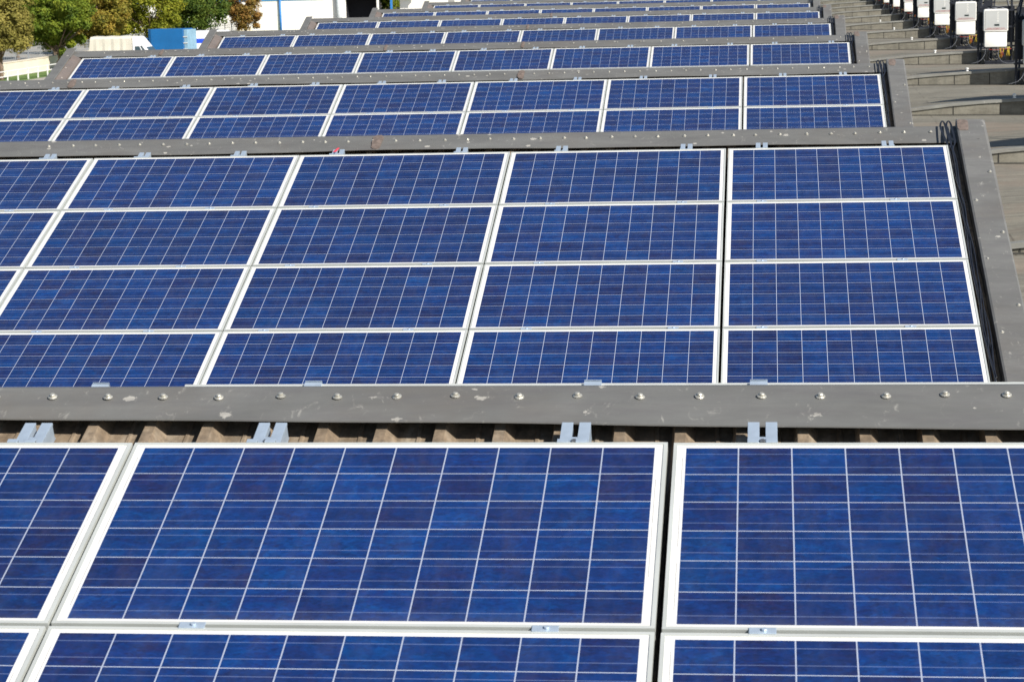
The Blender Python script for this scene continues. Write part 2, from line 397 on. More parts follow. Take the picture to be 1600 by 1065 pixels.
def ridge_mesh(k):
    rnd = random.Random(100+k); mb = MB(); n = 150
    ph = [rnd.random()*6.28 for _ in range(5)]
    rows = []
    for i in range(n+1):
        x = XL + (XR-XL)*i/n
        wv = 0.004*math.sin(x*0.9+ph[0]) + 0.003*math.sin(x*2.3+ph[1]) + 0.0015*math.sin(x*6+ph[2])
        e = 0.5+0.5*math.sin(x*1.7+ph[3])
        sb = (0.205 if k == 0 else 0.190) - (0.0215*(x+0.5) if k == 0 and x > -4 else 0) + 0.004*math.sin(x*1.1+ph[4])
        lift = wv + 0.004*e
        # back lip, apex, mid crease, lower edge with a turned-down hem
        rows.append([(x, .475, -.20), (x, (.432 if k == 0 else .452), (-.058 if k == 0 else -.048)), (x, (.410 if k == 0 else .430), (-.050 if k == 0 else -.044)), (x, .30, -.052+wv*.4), (x, sb+.002, -.0625+lift), (x, sb, -.067+lift), (x, sb+.004, -.070+lift), (x, sb+.02, -.066+lift)])
    for i in range(n):
        for j in range(7):
            mb.face([rows[i][j+1], rows[i+1][j+1], rows[i+1][j], rows[i][j]])
    me = mb.mesh('ridge_flashing', M['flash'])
    bm = bmesh.new(); bm.from_mesh(me); bmesh.ops.remove_doubles(bm, verts=bm.verts, dist=1e-6); bmesh.ops.recalc_face_normals(bm, faces=bm.faces); bm.to_mesh(me); bm.free()
    return me

def side_mesh(right):
    mb = MB(); n = 40; L0, L1 = 0.455, -SL+0.5; rows = []
    rnd = random.Random(5 if right else 6)
    for i in range(n+1):
        y = L0+(L1-L0)*i/n; wv = 0.003*math.sin(y*2.1)+0.002*rnd.uniform(-1, 1); xw = 0.004*math.sin(y*1.3+1)
        if right: prof = [(1.752, -.112), (1.752+xw*.3, .000+wv), (1.765, .006+wv), (1.955, .001+wv), (1.972+xw, -.010), (1.975+xw, -.26)]
        else: prof = [(-11.87, .002+wv), (-11.885, .008+wv), (-12.045, .001+wv), (-12.062+xw, -.012), (-12.065+xw, -.26)]
        rows.append([(a, y, b) for a, b in prof])
    for i in range(n):
        for j in range(len(rows[0])-1): mb.face([rows[i][j], rows[i][j+1], rows[i+1][j+1], rows[i+1][j]])
    me = mb.mesh('side_flashing', M['sideflash'])
    bm = bmesh.new(); bm.from_mesh(me); bmesh.ops.remove_doubles(bm, verts=bm.verts, dist=1e-6); bmesh.ops.recalc_face_normals(bm, faces=bm.faces); bm.to_mesh(me); bm.free()
    return me
SIDE_R, SIDE_L = side_mesh(True), side_mesh(False)
g = MB(); g.prism([(-11.862, -.002), (-11.862, -.006), (-11.735, -.075), (-11.72, -.118), (-11.715, -.118), (-11.73, -.071)], 0.17, -SL+0.5, axis='y')
GUTTER = g.mesh('inner_flashing', M['rustflash'])

def screw_mesh():
    mb = MB(); n = 12
    def ring(r, z): return [(r*math.cos(2*PI*i/n), r*math.sin(2*PI*i/n), z) for i in range(n)]
    prof = [(0.0150, 0.0), (0.0155, 0.0025), (0.0120, 0.0045), (0.0090, 0.0050), (0.0088, 0.0095), (0.006, 0.0115)]
    rs = [ring(*p) for p in prof]
    for a, b in zip(rs, rs[1:]):
        for i in range(n): j = (i+1) % n; mb.face([a[i], a[j], b[j], b[i]])
    mb.face(rs[-1]); return mb.mesh('screw', M['screw'])
SCREW = screw_mesh()

def rail_mesh(nrows):
    mb = MB(); y1 = 0.168; y0 = -nrows*RP - 0.05
    mb.box((-.045, y0, -.096), (.045, y1, -.091))            # floor of the channel
    mb.box((-.045, y0, -.091), (-.041, y1-.006, -.045)); mb.box((.041, y0, -.091), (.045, y1-.006, -.045))
    mb.box((-.0449, y0, -.0449), (-.0105, y1, -.0405)); mb.box((.0105, y0, -.0449), (.0449, y1, -.0405))
    mb.box((-.0150, y0, -.075), (-.0110, y1-.004, -.0451)); mb.box((.0110, y0, -.075), (.0150, y1-.004, -.0451))
    return mb.mesh('mounting_rail', M['rail'])
def top_rail_end():
    # end clamp: bright plate pair that laps on the panel frame
    mb = MB()
    mb.box((-.045, .004, -.0400), (-.0095, .1675, -.0355)); mb.box((.0095, .004, -.0400), (.045, .1675, -.0355))
    mb.box((-.0095, .004, -.0398), (.0095, .018, -.0358)); mb.box((-.0095, .070, -.0398), (.0095, .082, -.0358))
    mb.box((-.045, .0045, -.0354), (-.012, .0075, .0030)); mb.box((.012, .0045, -.0354), (.045, .0075, .0030))
    mb.box((-.045, -.010, .0008), (-.012, .0075, .0038)); mb.box((.012, -.010, .0008), (.045, .0075, .0038))
    return mb.mesh('end_clamp', M['rail'], 0.0006, segs=1)
ENDC = top_rail_end()
def mid_clamp():
    mb = MB()
    mb.box((-.036, -.013, .0006), (.036, .013, .0036)); mb.box((-.036, -.004, -.035), (.036, -.001, .0005)); 
    mb.tube([(.004, 0, .0037), (.004, 0, .0095)], .0075, 8)
    return mb.mesh('mid_clamp', M['rail'], 0.0005, segs=1)
MIDC = mid_clamp()
bb = MB(); bb.tube([(0, .055, -.040), (0, .055, -.030)], .008, 8); bb.tube([(0, .055, -.042), (0, .055, -.0395)], .0115, 10)
BOLT = bb.mesh('bolt', M['bolt'])

# panel meshes, centred, base at z = 0
PW, PH, PT = 1.652, RP - 0.0155, 0.040
f = MB(); lx, ly, lw = PW/2, PH/2, 0.0115
f.box((-lx, -ly, 0), (lx, -ly+lw, PT)); f.box((-lx, ly-lw, 0), (lx, ly, PT))
f.box((-lx, -ly+lw, 0.0003), (-lx+lw, ly-lw, PT-.0003)); f.box((lx-lw, -ly+lw, 0.0003), (lx, ly-lw, PT-.0003))
FRAME = f.mesh('frame', M['frame'])
l = MB(); l.box((-lx+lw-.001, -ly+lw-.001, PT-.009), (lx-lw+.001, ly-lw+.001, PT-.0032)); LAM = l.mesh('glass', M['cells'])

ROWS = [3, 5, 3, 2, 1, 1, 1, 1, 1, 1]
COLS = [5, 8, 8, 8, 8, 8, 8, 8, 8, 8]
def colx(c):   # c = 0 for the rightmost; centre x
    return 0.009 + PW/2 if c == 0 else -0.009 - PW/2 - (c-1)*(PW+0.0105)
CLX = {0: [.275, -.30, -1.263, -2.028, -2.95, -3.75, -4.7], 1: [1.219, .263, -.314, -1.282, -2.068, -3.05, -3.84, -4.62, -5.394]}
NEAR = {0: {(0,0): 'large blue solar panel cut off by the right edge, just below the nearest ridge strip',
            (0,1): 'largest blue solar panel, whole and central, just below the nearest ridge strip',
            (0,2): 'blue solar panel cut off at the left edge just below the nearest ridge strip',
            (1,0): 'blue solar panel at the bottom right corner, only its upper edge in view',
            (1,1): 'blue solar panel at bottom centre, under the largest whole panel',
            (1,2): 'sliver of blue solar panel in the bottom left corner'}}
def to_world(k, x, s, off=0.0):
    return Vector((x+DX[k], k*P+DY[k]-s*math.cos(AL)-off*math.sin(AL), DZ[k]-s*math.sin(AL)+off*math.cos(AL)))
for k in range(10):
    o0 = (DX[k], k*P+DY[k], DZ[k])
    what = 'nearest grey sheet roof slope' if k == 0 else '%s grey sheet roof slope counting away from the camera' % SLOPE[k]
    bay = empty('sawtooth_roof', o0, (AL, 0, 0), label='%s, under blue panels, zinc strip along its ridge' % what, cat='roof', group='sawtooth roof slopes')
    link('roof_sheet', SHEET, bay)
    rf = link('ridge_flashing', ridge_mesh(k), bay)
    sr = link('side_flashing', SIDE_R, bay); sl = link('side_flashing', SIDE_L, bay)
    link('inner_flashing', GUTTER, bay)
    # back wall and gables, built upright (counter-rotated)
    inv = Matrix.Rotation(-AL, 4, 'X')
    mb = MB(); ya = 0.47*math.cos(AL) + 0.03; za = 0.40*math.sin(AL) - .10
    yb = ya - SL*math.cos(AL); zb = za - SL*math.sin(AL); bot = -6.0 - DZ[k]
    prof = [(ya, za), (ya, bot), (yb, bot), (yb, zb)]
    def fr(p): q = inv @ Vector(p); return tuple(q)
    # hollow wall skin set just inside the flashings
    def q4(a, b, c, d): mb.face([fr(a), fr(b), fr(c), fr(d)])
    for xs in (XL+.01, XR-.01): q4(*[(xs, yy_, zz_) for yy_, zz_ in prof])
    q4((XL+.01, ya, za), (XR-.01, ya, za), (XR-.01, ya, bot), (XL+.01, ya, bot))
    mb.build('wall', M['wall'], bay)
    # screws
    if k <= 4:
        rnd = random.Random(k); x = -2.038
        base = [-2.038, -1.85, -1.665, -1.479, -1.275, -1.088, -.893, -.704, -.497, -.311, -.111, .077, .272, .456, .660, .842, 1.031]
        if k == 0: xs = base + [-2.23, -2.42]
        elif k == 1: xs = [1.93 - .1895*i + rnd.uniform(-.012, .012) for i in range(40)]
        elif k == 2: xs = [1.93 - .1895*i + rnd.uniform(-.012, .012) for i in range(62)]
        else: xs = [1.9 - .379*i + rnd.uniform(-.02, .02) for i in range(36)]
        for x in xs:
            if 1.60 < x < 1.76: continue
            q = link('screw', SCREW, rf, (x, .347+rnd.uniform(-.006, .006), -.0495), (rnd.uniform(-.12, .12), rnd.uniform(-.12, .12), rnd.uniform(0, 3)))
            q.scale = (1, 1, 1.15)
        if 1 <= k <= 3:
            for i in range(9):
                link('screw', SCREW, sr, (1.93 if i % 2 == 0 else 1.79, -.42-.52*i+rnd.uniform(-.1, .1), .003), (0, 0, rnd.uniform(0, 3)))
    # sealant patches over flashing joints
    px = {1: [1.80, -2.77, -8.3], 2: [1.82, -2.78, -8.6], 3: [1.80, -6.3, -10.3, -3.9], 4: [1.80, -4.9], 5: [1.8, -5.4], 0: [-6.5]}.get(k, [1.8])
    for i, x in enumerate(px):
        rnd = random.Random(k*10+i); mb = MB(); n = 18; z = -.0375 if x < 1.7 else .0105
        wd = (0.040 if k < 3 else 0.026) if x < 1.7 else 0.042; yc, hl = (.318, .125) if x < 1.7 else (.34, .105)
        pts = [(x+wd*math.copysign(abs(math.cos(t))**.45, math.cos(t))*rnd.uniform(.8, 1.15), yc+hl*math.copysign(abs(math.sin(t))**.45, math.sin(t))*rnd.uniform(.92, 1.02), z) for t in [2*PI*j/n for j in range(n)]]
        if x < 1.7: pts = [(a, b, -.0385 - (.0 if b > .3 else (.3-b)*.08)) for a, b, c in pts]
        c0 = (x, yc, z+.004); 
        for j in range(n): mb.face([pts[j], pts[(j+1) % n], c0])
        low = [(a, b, c-.012) for a, b, c in pts]
        for j in range(n): mb.face([low[j], low[(j+1) % n], pts[(j+1) % n], pts[j]])
        mb.build('sealant_patch', M['patch'], rf)
    # rails with their clamps
    RM = rail_mesh(ROWS[k])
    xs = CLX.get(k)
    full = []
    rnd = random.Random(50+k)
    for c in range(COLS[k]):
        cx = colx(c)
        full += [cx-.44+rnd.uniform(-.09, .09), cx+.46+rnd.uniform(-.09, .09)]
    if xs: full = xs + [a for a in full if a < min(xs)-0.5]
    for j, x in enumerate(full):
        rl = link('mounting_rail', RM, bay, (x, 0, 0))
        link('end_clamp', ENDC, rl)
        link('bolt', BOLT, rl)
        if k <= 2:
            for r in range(1, ROWS[k]): link('mid_clamp', MIDC, rl, (0, -r*RP, 0))
    # panels
    for c in range(COLS[k]):
        for r in range(ROWS[k]):
            rnd = random.Random(k*1000+c*10+r)
            s = (r+.5)*RP
            loc = to_world(k, colx(c)+rnd.uniform(-.0012, .0012), s+rnd.uniform(-.0012, .0012), -PT)
            rot = (AL+rnd.uniform(-.0015, .0015), rnd.uniform(-.0012, .0012), rnd.uniform(-.0005, .0005))
            lab = NEAR.get(k, {}).get((r, c))
            if not lab:
                row = ('top row', 'second row', 'third row', 'fourth row', 'fifth row')[r]
                col = 'rightmost' if c == 0 else ('leftmost' if c == 7 else '%s from right' % ORD[c])
                rs = ('only row' if ROWS[k] == 1 else row)
                lab = 'blue solar panel, %s, %s of the %s roof slope' % (col, rs, SLOPE[k])
            p = empty('solar_panel', loc, rot, label=lab, cat='solar panel', group='solar panels on the sawtooth roof')
            link('frame', FRAME, p); link('glass', LAM, p)

# a row of panels on the back face of the nearest slope: only their top frames show over the ridge strip
for i, (xc, dz, lab) in enumerate(((.012+PW/2, 0, 'solar panel hidden behind the nearest ridge strip, thin white frame edge showing, right part'),
        (-.012-PW/2+.04, .0005, 'solar panel hidden behind the nearest ridge strip, thin white frame edge showing, centre'),
        (-.062-PW*1.5+.12, -.013, 'solar panel hidden behind the nearest ridge strip, only a clamp showing, left part'))):
    w_ = PW if i == 0 else PW-.04
    rt = R(-62); ydir = Vector((0, math.cos(rt), math.sin(rt))); nd = Vector((0, -math.sin(rt), math.cos(rt)))
    top = to_world(0, xc, -.465, 0) + Vector((0, .03, .0)); apex = to_world(0, 0, -.41, -.050)
    top.z = apex.z - .0020 + dz
    base = top + ydir*PH/2 - nd*PT
    p = empty('solar_panel', base, (rt, 0, 0), label=lab, cat='solar panel', group='solar panels on the sawtooth roof')
    link('frame', FRAME, p); link('glass', LAM, p)
    for xo in ({0: [.263], 1: [-1.19, -.27], 2: [-1.91]}[i]):
        mb = MB(); mb.box((xo-xc-.028, -PH/2-.012, -.02), (xo-xc+.028, -PH/2-.0005, PT-.006)); mb.box((xo-xc-.028, -PH/2-.012, PT+.0003), (xo-xc+.028, -PH/2+.01, PT+.0022))
        if i == 2: mb.v = [(a, b-.008, c+.006) for a, b, c in mb.v]
        mb.build('end_clamp', M['rail'], p)
# short red tape on a clamp of the second slope
t_ = MB()
a = to_world(1, -3.075, -.03, .0)
pts = [to_world(1, -3.072, -.035, .006), to_world(1, -3.048, -.035, .006), to_world(1, -3.030, -.095, .012), to_world(1, -3.042, -.095, .012)]
c_ = sum((Vector(p) for p in pts), Vector())/4
for i in range(4): t_.face([pts[i], pts[(i+1) % 4], c_+Vector((0, 0, .006))])
for i in range(4):
    a_, b_ = pts[i], pts[(i+1) % 4]; t_.face([a_, b_, Vector(b_)-Vector((0, 0, .004)), Vector(a_)-Vector((0, 0, .004))])
tag(t_.build('tape', M['redtape']), 'scrap of red tape tied on a clamp under the second ridge strip', 'tape')

# ------------------------------------------------------------------ cables down the right side of each slope
def cable_bundle(k, n, length):
    root = empty('cable_bundle', to_world(k, 1.69, 0, 0), label='black cable bundle looped over the ridge strip, right end of the %s roof slope' % SLOPE[k], cat='cables', group='cable bundles at the slope ends')
    o = Vector(root.location)
    rnd = random.Random(k+70)
    for i in range(n):
        lp = i % 2; e = (i//2)*.007
        x0 = (1.652 if lp == 0 else 1.698); xm = 1.668 if lp == 0 else 1.700
        path = []
        def run(leg, length):
            ph, am = rnd.uniform(0, 6), rnd.uniform(.004, .010); q = []
            ss = .06; xb = 1.683 + .006*leg + .010*(lp-.5) + e*.7
            while ss < length:
                q.append((xb+am*math.sin(ss*5.5+ph)+.007*math.sin(ss*1.9+ph*2)+.008*min(1, ss), ss, -.020+.012*math.sin(ss*4+ph*1.7)+.006*(i//2)))
                ss += .07
            return q
        dn = run(-1, length); up = run(1, length*.9)
        path = up[::-1] + [(xm+.016+e, -.06, -.012), (x0+.020+e, -.20, -.012), (x0+.017+e, -.34, -.018), (x0+.012+e, -.42, -.012), (x0+.002, -.452-e, -.008), (x0-.011-e, -.42, -.012), (x0-.015-e, -.34, -.018), (x0-.004-e, -.20, -.012), (xm-.006-e, -.06, -.012)] + dn
        pts = [to_world(k, a, b, c)-o for a, b, c in path]
        out = []
        for q in range(len(pts)-1):
            p0, p1, p2, p3 = pts[max(q-1, 0)], pts[q], pts[q+1], pts[min(q+2, len(pts)-1)]
            for u in (0, .33, .66):
                out.append(0.5*((2*p1)+(-p0+p2)*u+(2*p0-5*p1+4*p2-p3)*u*u+(-p0+3*p1-3*p2+p3)*u**3))
        out.append(pts[-1])
        MB().tube(out, .0040, 7).build('cable', M['cable'], root, smooth=True)
    if k == 1:
        for s_ in (.90, 1.35, 2.2, 3.0):
            c0 = to_world(k, 1.694, s_, -.05)-o
            MB().tube([c0+Vector((0.026*math.cos(t), 0, .024*math.sin(t))) for t in [2*PI*j/12 for j in range(13)]], .003, 6).build('cable_tie', M['cable'], root)
cable_bundle(1, 4, 3.9); cable_bundle(2, 4, 2.2)
for k in range(3, 8): cable_bundle(k, 4, 1.0)

# ------------------------------------------------------------------ stepped flat roof on the right
def cap_z(x):
    pts = [(1.9, -1.700), (2.6, -1.655), (3.3, -1.588), (3.9, -1.522), (4.5, -1.478), (5.3, -1.440), (6.5, -1.385), (8, -1.34), (24, -1.31)]
    for (a, za), (b, zb) in zip(pts, pts[1:]):
        if x <= b: return za+(zb-za)*(x-a)/(b-a)
    return pts[-1][1]
def base_z(x): return -1.735 - (x-2)*.012 if x < 7 else -1.795
Y0 = 17.05
ANG = 0.0
stepped = empty('stepped_roof', (2, 17, -1.7), label='beige grey stepped felt roof right of the panel slopes', cat='roof')
so = Vector(stepped.location)
def L(p): return tuple(Vector(p)-so)
XA = [2.0, 2.3, 2.6, 2.95, 3.3, 3.6, 3.9, 4.2, 4.5, 4.9, 5.3, 5.9, 6.5, 8, 12, 18, 24]
for n in range(-1, 16):
    y = Y0+P*n; yn = y+P
    mb = MB()
    dens = XA
    for a, b in zip(dens, dens[1:]):
        for u0, u1 in ((.085, 2.5), (2.5, 5), (5, 7.5), (7.5, P)):
            def tz(x, u): return (cap_z(x)-.008)*(1-(u-.085)/(P-.085)) + (base_z(x)-.004)*((u-.085)/(P-.085))
            mb.face([L((a, y+u0, tz(a, u0))), L((b, y+u0, tz(b, u0))), L((b, y+u1, tz(b, u1))), L((a, y+u1, tz(a, u1)))])
    mb.build('roof_surface', M['tread'], stepped)
    mb = MB(); cb = MB()
    for a, b in zip(XA, XA[1:]):
        mb.face([L((a, y, base_z(a)-.02)), L((b, y, base_z(b)-.02)), L((b, y, cap_z(b)-.02)), L((a, y, cap_z(a)-.02))])
        
        P0 = [(-.030, -.060), (-.026, .0), (.095, .003), (.095, -.03)]
        for j in range(4):
            (u0, w0), (u1, w1) = P0[j], P0[(j+1) % 4]
            cb.face([L((a, y+u0, cap_z(a)+w0)), L((b, y+u0, cap_z(b)+w0)), L((b, y+u1, cap_z(b)+w1)), L((a, y+u1, cap_z(a)+w1))])
    rnd = random.Random(n+3)
    mb.build('riser', M['riser'], stepped)
    cb.build('cap_strip', M['cap'], stepped)
    sm = MB(); x = 3.04 - .9*1 + rnd.uniform(-.12, .12)
    while x < 12:
        t0 = .009
        sm.box(L((x-t0, y-.006, base_z(x)-.01)), L((x+t0, y+.004, cap_z(x)-.05)))
        x += .88+rnd.uniform(-.04, .04)
    # dark joint along the foot of the riser
    for a, b in zip(XA, XA[1:]):
        sm.face([L((a, y-.03, base_z(a)+.001)), L((b, y-.03, base_z(b)+.001)), L((b, y-.002, base_z(b)+.016)), L((a, y-.002, base_z(a)+.016))])
    sm.build('seam', M['seam'], stepped)
# white lightning conductor knobs on the cap strips
km = MB()
prev = None
prof = [(0.035, 0), (0.035, .015), (.022, .02), (.018, .035), (.040, .045), (.040, .075), (.02, .085)]
N = 12; rs = [[(r*math.cos(2*PI*i/N), r*math.sin(2*PI*i/N), z) for i in range(N)] for r, z in prof]
for a, b in zip(rs, rs[1:]):
    for i in range(N): km.face([a[i], a[(i+1) % N], b[(i+1) % N], b[i]])
km.face(rs[-1]); KN = km.mesh('roof_knob', M['knob'])
ns = ['nearest', 'second nearest', 'third nearest', 'fourth nearest', 'fifth nearest', 'sixth nearest', 'seventh nearest', 'eighth nearest', 'ninth nearest', 'tenth nearest']
for j, n in enumerate(range(2, 8)):
    x = 5.16
    o = link('roof_knob', KN, None, (x, Y0+P*n+.03, cap_z(x)+.008))
    tag(o, 'small white knob on a step edge of the beige roof, %s of its row' % ns[j], 'roof fitting', 'white knobs on the step edges')

# ------------------------------------------------------------------ inverters and their racks
def rounded(x0, x1, z0, z1, y0, y1, r=0.05, n=5):
    pts = []
    for cx, cz, a0 in ((x1-r, z1-r, 0), (x0+r, z1-r, 90), (x0+r, z0+r, 180), (x1-r, z0+r, 270)):
        for i in range(n+1):
            t = R(a0+90*i/n); pts.append((cx+r*math.cos(t), cz+r*math.sin(t)))
    mb = MB(); mb.prism(pts, y0, y1, axis='y'); return mb
def text_mesh(s, size, ext=0.002):
    cu = bpy.data.curves.new('t', 'FONT'); cu.body = s; cu.size = size; cu.extrude = ext; cu.align_x = 'CENTER'; cu.align_y = 'CENTER'
    o = bpy.data.objects.new('t', cu); C.objects.link(o)
    dg = bpy.context.evaluated_depsgraph_get(); me = bpy.data.meshes.new_from_object(o.evaluated_get(dg))
    bpy.data.objects.remove(o); return me
BODY = rounded(-.345, .345, .44, 1.08, -.24, 0, .055).mesh('housing', M['inv_white'], .018, True)
LOWER = rounded(-.315, .315, 0, .455, -.215, -.01, .04).mesh('cover', M['inv_white'], .015, True)
FACE = rounded(-.300, .325, .50, 1.045, -.250, -.241, .03).mesh('front_panel', M['inv_grey'], .003)
DISP = rounded(-.045, .095, .605, .655, -.256, -.2505, .008).mesh('display', M['display'])
RB = MB(); RB.box((-.30, -.2515, .500), (.325, -.2500, .506)); RBM = RB.mesh('red_line', M['red'])
LOGO = text_mesh('aurora', .11); LOGO.materials.append(M['inv_white'])
LOGO2 = text_mesh('POWER CONVERSION  SOLAR', .036); LOGO2.materials.append(M['red'])
BR = MB()
for x in (-.2, 0, .2): BR.box((x-.03, -.14, 1.081), (x+.03, -.04, 1.115))
BR.tube([(-.1, -.1, 1.11), (.1, -.1, 1.14), (.24, -.1, 1.11)], .008, 6)
BRM = BR.mesh('top_bracket', M['greywire'])
def inv_parts(root):
    b = link('housing', BODY, root); fp = link('front_panel', FACE, b); link('display', DISP, fp); link('red_line', RBM, fp)
    a = link('lettering', LOGO, fp, (.045, -.2515, .86), (PI/2, 0, 0)); a.rotation_euler = (PI/2, -PI/2, 0)
    link('red_lettering', LOGO2, fp, (.0, -.2515, .535), (PI/2, 0, 0))
    link('cover', LOWER, root); link('top_bracket', BRM, root)
# rack: dark posts, rails, backing sheets, slanting struts
def rack_meshes():
    z0, H = -.02, 2.15
    posts = MB()
    out = []
    for x in (-.46, -.10, .47, .86): 
        m = MB(); m.box((x-.03, .02, 0), (x+.03, .09, H if x != -.46 else 1.75)); out.append(('post', m.mesh('post', M['steel'], .003, segs=1)))
    for z in (.50, 1.05, 1.52):
        m = MB(); m.box((-.52, -.025, z), (.98, .019, z+.05)); out.append(('cross_rail', m.mesh('cross_rail', M['steel'])))
    m = MB(); m.box((-.50, .092, .62), (.56, .105, 1.66)); out.append(('backing_sheet', m.mesh('backing_sheet', M['steel'])))
    m = MB(); m.box((.60, -.14, .42), (.82, .018, 1.62)); m.box((.63, -.155, .5), (.79, -.141, 1.5)); out.append(('cable_duct', m.mesh('cable_duct', M['steel'], .004, segs=1)))
    for a, b in (((-.42, .06, 1.6), (-.05, .9, 3.0)), ((.47, .06, 1.3), (.16, .9, 3.0)), ((.50, .05, 1.0), (1.10, .5, 3.0)), ((.90, .06, .7), (1.15, .9, 2.9)), ((-.40, .10, .1), (-.20, 1.2, 1.7)), ((.9, .1, .1), (.6, 1.2, 1.7))):
        out.append(('strut', MB().tube([a, b], .028, 6).mesh('strut', M['steel'])))
    m = MB(); m.box((-.30, -.20, .0), (1.05, -.02, .07)); m.box((-.30, -.21, .071), (1.05, -.195, .12)); out.append(('cable_tray', m.mesh('cable_tray', M['steel'])))
    return out
RACK = rack_meshes()
def wires():
    out = []
    rnd = random.Random(9)
    def cur(pts, r, mat, seg=6):
        P_ = [Vector(p) for p in pts]; o = []
        for q in range(len(P_)-1):
            p0, p1, p2, p3 = P_[max(q-1, 0)], P_[q], P_[q+1], P_[min(q+2, len(P_)-1)]
            for u in (0, .25, .5, .75): o.append(0.5*((2*p1)+(-p0+p2)*u+(2*p0-5*p1+4*p2-p3)*u*u+(-p0+3*p1-3*p2+p3)*u**3))
        o.append(P_[-1]); out.append(MB().tube(o, r, seg).mesh('wire', M[mat], smooth=True))
    for i in range(4):
        x = .12+.025*i
        cur([(x, -.15, .02), (x+rnd.uniform(-.02, .04), -.17, -.10), (x+.02+rnd.uniform(-.05, .05), -.15, -.22), (x-.02, -.10, -.34)], .010, 'yellow')
    for i in range(3):
        x = .34+.03*i
        cur([(x, -.12, .0), (x+rnd.uniform(-.02, .02), -.14, -.12), (x-.03+.02*i, -.12, -.26)], .009, 'yellow')
    for i in range(3):
        x = .14+.03*i
        cur([(x, -.16, -.10), (x+.02, -.19, -.2), (x-.02, -.15, -.30)], .006, 'redwire')
    cur([(-.2, -.15, -.06), (0, -.18, -.08), (.2, -.17, -.06), (.45, -.14, -.06)], .007, 'redwire')
    cur([(.10, -.15, 0), (.08, -.22, -.25), (.20, -.3, -.42), (.45, -.3, -.46), (.75, -.2, -.38)], .008, 'greywire')
    cur([(.62, -.1, .0), (.68, -.15, -.2), (.66, -.2, -.38)], .014, 'greywire')
    cur([(-.28, -.15, 0), (-.30, -.2, -.2), (-.45, -.3, -.38), (-.7, -.35, -.45)], .006, 'greywire')
    for i in range(6):
        cx, cz, rr = rnd.uniform(-.2, .25), rnd.uniform(-.32, -.22), rnd.uniform(.12, .2)
        cur([(cx+rr*math.cos(t), -.12-.01*i, cz+rr*math.sin(t)*.9) for t in [2*PI*j/9 for j in range(10)]], .011, 'cable')
    for x in (-.25, -.18, -.1, .02):
        cur([(x, -.12, .02), (x+.01, -.13, -.2), (x-.02, -.1, -.42)], .012, 'cable')
    return out
WR = wires()
pos = ['second', 'third', 'fourth', 'fifth', 'sixth', 'seventh', 'eighth', 'ninth', 'tenth', 'eleventh', 'twelfth']
TS = MB(); TS.prism([(0, 1.20), (2.6, 1.10), (2.6, 3.9), (0, 2.72)], -.78, -.74, axis='y'); TS = TS.mesh('shadow_sheet', M['steel'])  # unseen sheet added out of view, shaped to cast shadow wedges on the steps
for n in range(1, 13):
    j = n-3; y = Y0+P*n-.28; x = 6.83+.0063*(y-58.3); zb = -1.285
    which = 'cut off by the right photo edge' if j == 0 else ('nearest one fully in view' if j == 1 else '%s back along the row' % pos[max(j-1, 0)])
    if j < 0: which = ('nearest one', 'second one')[n-1] + ' just past the right photo edge'
    rk = empty('steel_rack', (x, y, -1.79), label='dark steel rack on the stepped roof, %s' % which, cat='rack', group='racks behind the inverters')
    for nm, me in RACK: link(nm, me, rk)
    if j <= 0: link('shadow_sheet', TS, rk, ((-.95, -.6, -.32)[n-1], 0, 0))
    if j < 0: continue
    iv = empty('inverter', (x, y-.03, zb), label='white and grey inverter box on its rack, %s' % which, cat='inverter', group='inverters along the stepped roof')
    inv_parts(iv)
    wr = empty('wiring', (x, y-.03, zb), label='yellow and red wiring under the inverter, %s' % which, cat='wiring', group='wiring under the inverters')
    for me in WR: link('wire', me, wr)

# ------------------------------------------------------------------ yard and surroundings
def sheet_struct(name, x0, x1, y0, y1, z, mat, kind='structure'):
    m = MB(); m.face([(x0, y0, z), (x1, y0, z), (x1, y1, z), (x0, y1, z)]); return tag(m.build(name, mat), kind=kind)
sheet_struct('ground', -1500, 1500, -800, 2200, -6.0, M['ground'])
gs = sheet_struct('grass_verge', -56.1, -52.9, 90, 260, -5.996, M['grass'])

def boundary_wall():
    t = empty('boundary_wall', (-56.6, 150, -6), label='cream boundary wall with a grey mesh fence on top, left background', cat='wall')
    o = Vector(t.location)
    m = MB(); m.box((-.15, -60, 0), (.15, 84, 1.0)); m.build('wall', M['cream'], t)
    m = MB(); m.box((-.19, -60, 1.001), (.19, 84, 1.07)); m.build('coping', M['cream'], t)
    m = MB()
    for i in range(49): m.box((-.03, -60+i*3-.03, 1.071), (.03, -60+i*3+.03, 2.0))
    m.build('fence_posts', M['fence'], t)
    m = MB()
    for z in (1.2, 1.45, 1.7, 1.95): m.box((-.012, -60, z), (.012, 84, z+.035))
    for i in range(360): m.box((-.010, -60+i*.4, 1.1), (.010, -60+i*.4+.03, 1.97))
    m.build('fence_mesh', M['fence'], t)
boundary_wall()
t = empty('railing', (-53.2, 150, -6), label='low white railing along the grass verge below the trees', cat='railing')
m = MB()
for z in (.42, .78): m.box((-.03, -50, z), (.03, 70, z+.06))
m.build('rail', M['knob'], t)
for i in range(20):
    m = MB(); m.box((-.04, -10+i*2.2-.04, 0), (.04, -10+i*2.2+.04, .85)); m.build('post', M['knob'], t)

